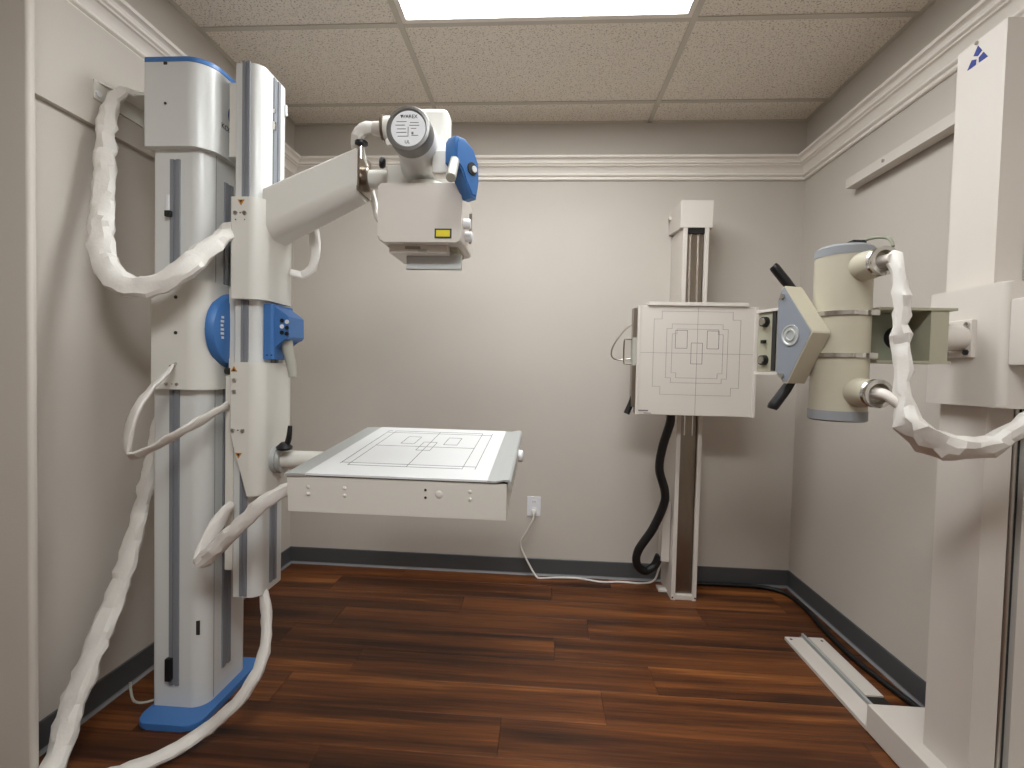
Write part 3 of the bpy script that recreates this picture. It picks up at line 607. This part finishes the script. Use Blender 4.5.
# ---------------------------------------------------------------- older tube stand on the right
R = thing('tube_stand', (2.86, -1.42, 0.0), 'old cream x-ray tube stand with column, vertical tube and triangular handle plate', 'x-ray machine')
B().box(2.70, 2.985, -1.95, -1.157, 0.003, 0.10, bev=0.005).obj('base', 'ivory', R)
b = B(); px0, px1, py0, py1 = 2.753, 2.965, -1.492, -1.337
b.prism([(px0, py0), (2.822, py0), (2.822, py0 + 0.035), (2.858, py0 + 0.035), (2.858, py0), (px1, py0), (px1, py1), (px0, py1)], 'z', 0.10, 2.204)
rc = b.obj('column', 'ivory', R, 0)
B().box(2.826, 2.854, py0 + 0.012, py0 + 0.034, 0.11, 1.16).obj('counterweight_slot', 'dark', rc, 0)
B().cyl((2.834, py0 + 0.006, 0.11), (2.834, py0 + 0.006, 1.16), 0.006, seg=12).obj('guide_rod', 'steel', rc)
# triangular blue emblem on the column's side
def lp(y, z): return (y, z)
eb = B()
def tri(pts): eb.prism(pts, 'x', px0 - 0.0012, px0 + 0.0005)
T0, T1, T2 = (-1.405, 2.187), (-1.438, 2.136), (-1.373, 2.136)
def lerp(a, b, t): return (a[0] + (b[0] - a[0]) * t, a[1] + (b[1] - a[1]) * t)
def avg(*p): return (sum(q[0] for q in p) / len(p), sum(q[1] for q in p) / len(p))
for a, c, d in ((T0, T1, T2), (T1, T2, T0), (T2, T0, T1)):
    e, f = lerp(a, c, .42), lerp(a, d, .42)
    tri([a, e, lerp(avg(T0, T1, T2), a, .12), f])
eb.obj('emblem', 'navy', rc, 0, 'dark blue triangular emblem')
B().cyl((px0, -1.402, 2.196), (px0 - 0.004, -1.402, 2.196), 0.005, seg=12).obj('screw', 'chrome', rc)
# carriage
kx = 2.715
cg = B().prism(rrect(kx, 2.99, -1.572, -1.325, 0.018, 0.018, 0.01, 0.01, 5), 'z', 1.165, 1.492, bev=0.004).obj('carriage', 'ivory', R)
B().box(2.725, 2.93, -1.655, -1.573, 1.275, 1.445, bev=0.005).obj('brake_box', 'ivory', cg)
B().box(kx - 0.012, kx + 0.001, -1.492, -1.401, 1.298, 1.402, bev=0.002).obj('mount_plate', 'ivory', R)
for y in (-1.479, -1.414):
    for z in (1.312, 1.388):
        B().cyl((kx - 0.012, y, z), (kx - 0.018, y, z), 0.008, seg=6).obj('bolt', 'chrome' if (y < -1.45) == (z > 1.35) else 'dark', R)
ay = -1.455
B().cyl((2.63, ay, 1.352), (kx - 0.01, ay, 1.352), 0.036, seg=28).obj('arm_shaft', 'ivory', R)
# olive channel arm
b = B(); b.box(2.45, 2.638, ay + 0.045, ay + 0.05, 1.285, 1.424); b.box(2.45, 2.655, ay - 0.05, ay + 0.05, 1.422, 1.429); b.box(2.45, 2.642, ay - 0.05, ay + 0.05, 1.278, 1.285)
b.box(2.590, 2.636, ay - 0.046, ay + 0.046, 1.285, 1.422)
ar = b.obj('channel_arm', 'olive', R, 0)
B().box(2.452, 2.589, ay + 0.028, ay + 0.044, 1.286, 1.421).obj('inner_plate', 'olive_dark', ar, 0)
B().cyl((2.55, ay + 0.028, 1.352), (2.55, ay + 0.006, 1.352), 0.032, 0.028, seg=24).obj('lock_knob', 'dark', ar)
# vertical tube
ac = (2.385, -1.45); rt = 0.071
tbm = B().lathe((ac[0], ac[1], 1.118), (0, 0, 1), [(0.024, 0), (0.024, rt), (0.17, rt), (0.457, rt), (0.457, 0)], 48).obj('xray_tube', 'beige', R)
B().lathe((ac[0], ac[1], 1.112), (0, 0, 1), [(0, 0), (0, rt - 0.004), (0.004, rt + 0.002), (0.030, rt + 0.002), (0.030, 0)], 48).obj('end_cap', 'cap_grey', tbm)
B().lathe((ac[0], ac[1], 1.572), (0, 0, 1), [(0, 0), (0, rt + 0.001), (0.022, rt + 0.001), (0.030, rt - 0.01), (0.030, 0)], 48).obj('end_cap', 'cap_grey', tbm)
for z in (1.412, 1.296):
    q = B().lathe((ac[0], ac[1], z - 0.006), (0, 0, 1), [(0, rt - 0.002), (0, rt + 0.005), (0.012, rt + 0.005), (0.012, rt - 0.002)], 48).obj('clamp_band', 'chrome', tbm)
    B().box(ac[0] + 0.035, ac[0] + 0.058, ac[1] - rt - 0.002, ac[1] - rt + 0.03, z - 0.008, z + 0.008, bev=0.002).obj('band_screw', 'chrome', tbm)
hd = Vector((0.06, -1, 0)).normalized()
for z in (1.535, 1.195):
    p = Vector((ac[0] + 0.010, ac[1], z)); 
    hn = B().lathe(p + hd * 0.04, hd, [(0, 0), (0, 0.042), (0.075, 0.036), (0.085, 0.032), (0.085, 0)], 32).obj('cable_socket', 'beige', tbm)
    B().lathe(p + hd * 0.118, hd, [(0, 0.0), (0, 0.034), (0.006, 0.037), (0.012, 0.035), (0.018, 0.037), (0.026, 0.037), (0.026, 0.027), (0.006, 0.024), (0.006, 0)], 32).obj('socket_ring', 'chrome', hn)
    if z > 1.4: B().cyl(p + hd * 0.122, p + hd * 0.165, 0.016, 0.013, seg=18).obj('cable_end', 'ivory', hn)
    else: B().sweep([p + hd * 0.122, p + hd * 0.15, Vector((2.408, -1.617, 1.190)), Vector((2.426, -1.634, 1.170))], [0.016, 0.015, 0.013, 0.013], 14).obj('cable_end', 'ivory', hn)
B().sweep([(2.40, -1.49, 1.607), (2.42, -1.52, 1.612), (2.435, -1.555, 1.60), (2.432, -1.575, 1.575)], 0.004, 8).obj('ground_lead', 'olive_dark', tbm)
B().box(2.375, 2.41, -1.505, -1.47, 1.60, 1.610).obj('lead_clip', 'black', tbm, 0)
# collimator with knobs, left of the tube
nn = Vector((-0.95, -0.31, 0)).normalized(); hh = Vector((0.31, -0.95, 0)).normalized()
CM = Matrix(((-hh.x, 0, nn.x, 2.250), (-hh.y, 0, nn.y, -1.38), (0, 1, 0, 0), (0, 0, 0, 1)))   # local x runs back along the beam, y up, z out of the knob face
cb = B().box(0.0, 0.088, 1.247, 1.432, -0.15, 0.0, bev=0.003).xf(CM).obj('collimator', 'olive', R)
for z0 in (1.432, 1.238): B().box(-0.002, 0.092, z0, z0 + 0.009, -0.155, 0.006).xf(CM).obj('flange', 'ivory', cb, 0)
B().box(0.012, 0.026, 1.25, 1.43, -0.001, 0.004).xf(CM).obj('edge_strip', 'dark', cb, 0)
B().cyl((0.02, 1.34, -0.13), (-0.06, 1.34, -0.13), 0.06, seg=28).xf(CM).obj('port_neck', 'beige', cb)
for z in (1.402, 1.283):
    kb = B().lathe((0.056, z, 0.0), (0, 0, 1), [(0, 0), (0, 0.0165), (0.014, 0.015), (0.015, 0)], 20).xf(CM).obj('knob', 'black', cb)
    B().lathe((0.056, z, 0.0145), (0, 0, 1), [(0, 0), (0, 0.012), (0.003, 0.011), (0.003, 0)], 18).xf(CM).obj('knob_face', 'chrome', kb)
B().box(0.050, 0.064, 1.335, 1.346, 0.0, 0.012, bev=0.002).xf(CM).obj('toggle', 'black', cb)
# triangular handle plate in front of it
nn = Vector((-0.95, -0.31, 0)).normalized(); hh = Vector((0.31, -0.95, 0)).normalized()
Q0 = Vector((2.232, -1.412, 0))
PL = Matrix(((hh.x, 0, nn.x, Q0.x), (hh.y, 0, nn.y, Q0.y), (0, 1, 0, 0), (0, 0, 0, 1)))
poly = [(-0.006, 1.46), (0.004, 1.488), (0.016, 1.497), (0.116, 1.362), (0.118, 1.354), (0.040, 1.214), (0.026, 1.214), (-0.004, 1.245)]
hp_ = B().prism(poly, 'z', -0.062, 0.0, bev=0.002).xf(PL).obj('handle_plate', 'beige', R, 30)
inset = [(-0.004, 1.458), (0.006, 1.485), (0.016, 1.493), (0.112, 1.361), (0.113, 1.355), (0.038, 1.218), (0.027, 1.218), (-0.002, 1.247)]
B().prism(inset, 'z', -0.001, 0.0012).xf(PL).obj('face_plate', 'bluegrey', hp_, 0, 'blue-grey face plate')
for s_, z in ((0.012, 1.466), (0.020, 1.236)): B().cyl((s_, z, 0.001), (s_, z, 0.006), 0.008, seg=12).xf(PL).obj('screw', 'steel', hp_)
B().lathe((0.045, 1.352, 0.001), (0, 0, 1), [(0.0, 0.030), (0.003, 0.030), (0.003, 0.026), (0.001, 0.024), (0.001, 0.018), (0.004, 0.017), (0.004, 0.013), (0.001, 0.012), (0.001, 0)], 32).xf(PL).obj('dial', 'alu', hp_)
b = B().sweep([(2.272, -1.405, 1.49), (2.252, -1.400, 1.515), (2.222, -1.395, 1.555), (2.216, -1.394, 1.562)], [0.011, 0.014, 0.014, 0.011], 14, 0.01); b.obj('grip', 'black', hp_, label='black rubber grip')
b = B().sweep([(2.275, -1.412, 1.222), (2.262, -1.408, 1.197), (2.230, -1.402, 1.145), (2.226, -1.401, 1.137)], [0.012, 0.015, 0.016, 0.012], 14, 0.01); b.obj('grip', 'black', hp_, label='black rubber grip')
sleeve('cable_sleeve', [(2.408, -1.59, 1.537), (2.412, -1.615, 1.529), (2.416, -1.631, 1.471), (2.422, -1.634, 1.343), (2.426, -1.639, 1.195), (2.435, -1.65, 1.13), (2.487, -1.658, 1.084), (2.551, -1.665, 1.068), (2.613, -1.680, 1.09), (2.668, -1.695, 1.144), (2.726, -1.705, 1.205), (2.80, -1.715, 1.30), (2.88, -1.715, 1.42), (2.93, -1.68, 1.55), (2.935, -1.58, 1.68), (2.93, -1.50, 1.74)],
       [0.014, 0.017, 0.019, 0.020, 0.021, 0.032, 0.040, 0.039, 0.036, 0.035, 0.034, 0.033, 0.032, 0.030, 0.028, 0.022], 'white plastic cable sleeve drooping from the old vertical tube past its carriage', 0.75, 0.19, 14, 9, 0.2)

# ---------------------------------------------------------------- rails of the old stand
fr = thing('floor_rail', (2.79, -0.87, 0.0), 'cream floor track with a grey rail in front of the tube stand base', 'rail')
B().box(2.703, 2.783, -1.157, -0.583, 0.0, 0.016, bev=0.002).obj('side_plate', 'ivory', fr)
B().box(2.812, 2.880, -0.98, -0.577, 0.0, 0.016, bev=0.002).obj('side_plate', 'ivory', fr)
B().box(2.783, 2.812, -1.157, -0.56, 0.0, 0.008).obj('channel', 'rail_grey', fr, 0)
B().box(2.790, 2.800, -1.157, -0.56, 0.008, 0.024, bev=0.001).obj('rail', 'alu', fr)
B().box(2.812, 2.880, -1.157, -0.981, 0.0, 0.010).obj('end_block', 'black', fr, 0)
for x in (2.722, 2.86): B().cyl((x, -0.605, 0.016), (x, -0.605, 0.0166), 0.006, seg=12).obj('screw_hole', 'dark', fr)
wr_ = thing('wall_rail', (W, -0.9, 2.14), 'cream horizontal rail fixed to the right wall under the crown moulding', 'rail')
B().box(2.945, 2.957, -1.9, -0.486, 2.124, 2.168, bev=0.001).obj('front_face', 'ivory', wr_, 0)
B().box(2.957, W - 0.0005, -1.9, -0.50, 2.158, 2.166).obj('top_web', 'ivory', wr_, 0)
B().box(2.957, 2.995, -1.9, -0.486, 2.124, 2.128).obj('bottom_web', 'ivory', wr_, 0)
B().cyl((2.945, -0.74, 2.147), (2.94, -0.74, 2.147), 0.007, seg=12).obj('screw', 'chrome', wr_)
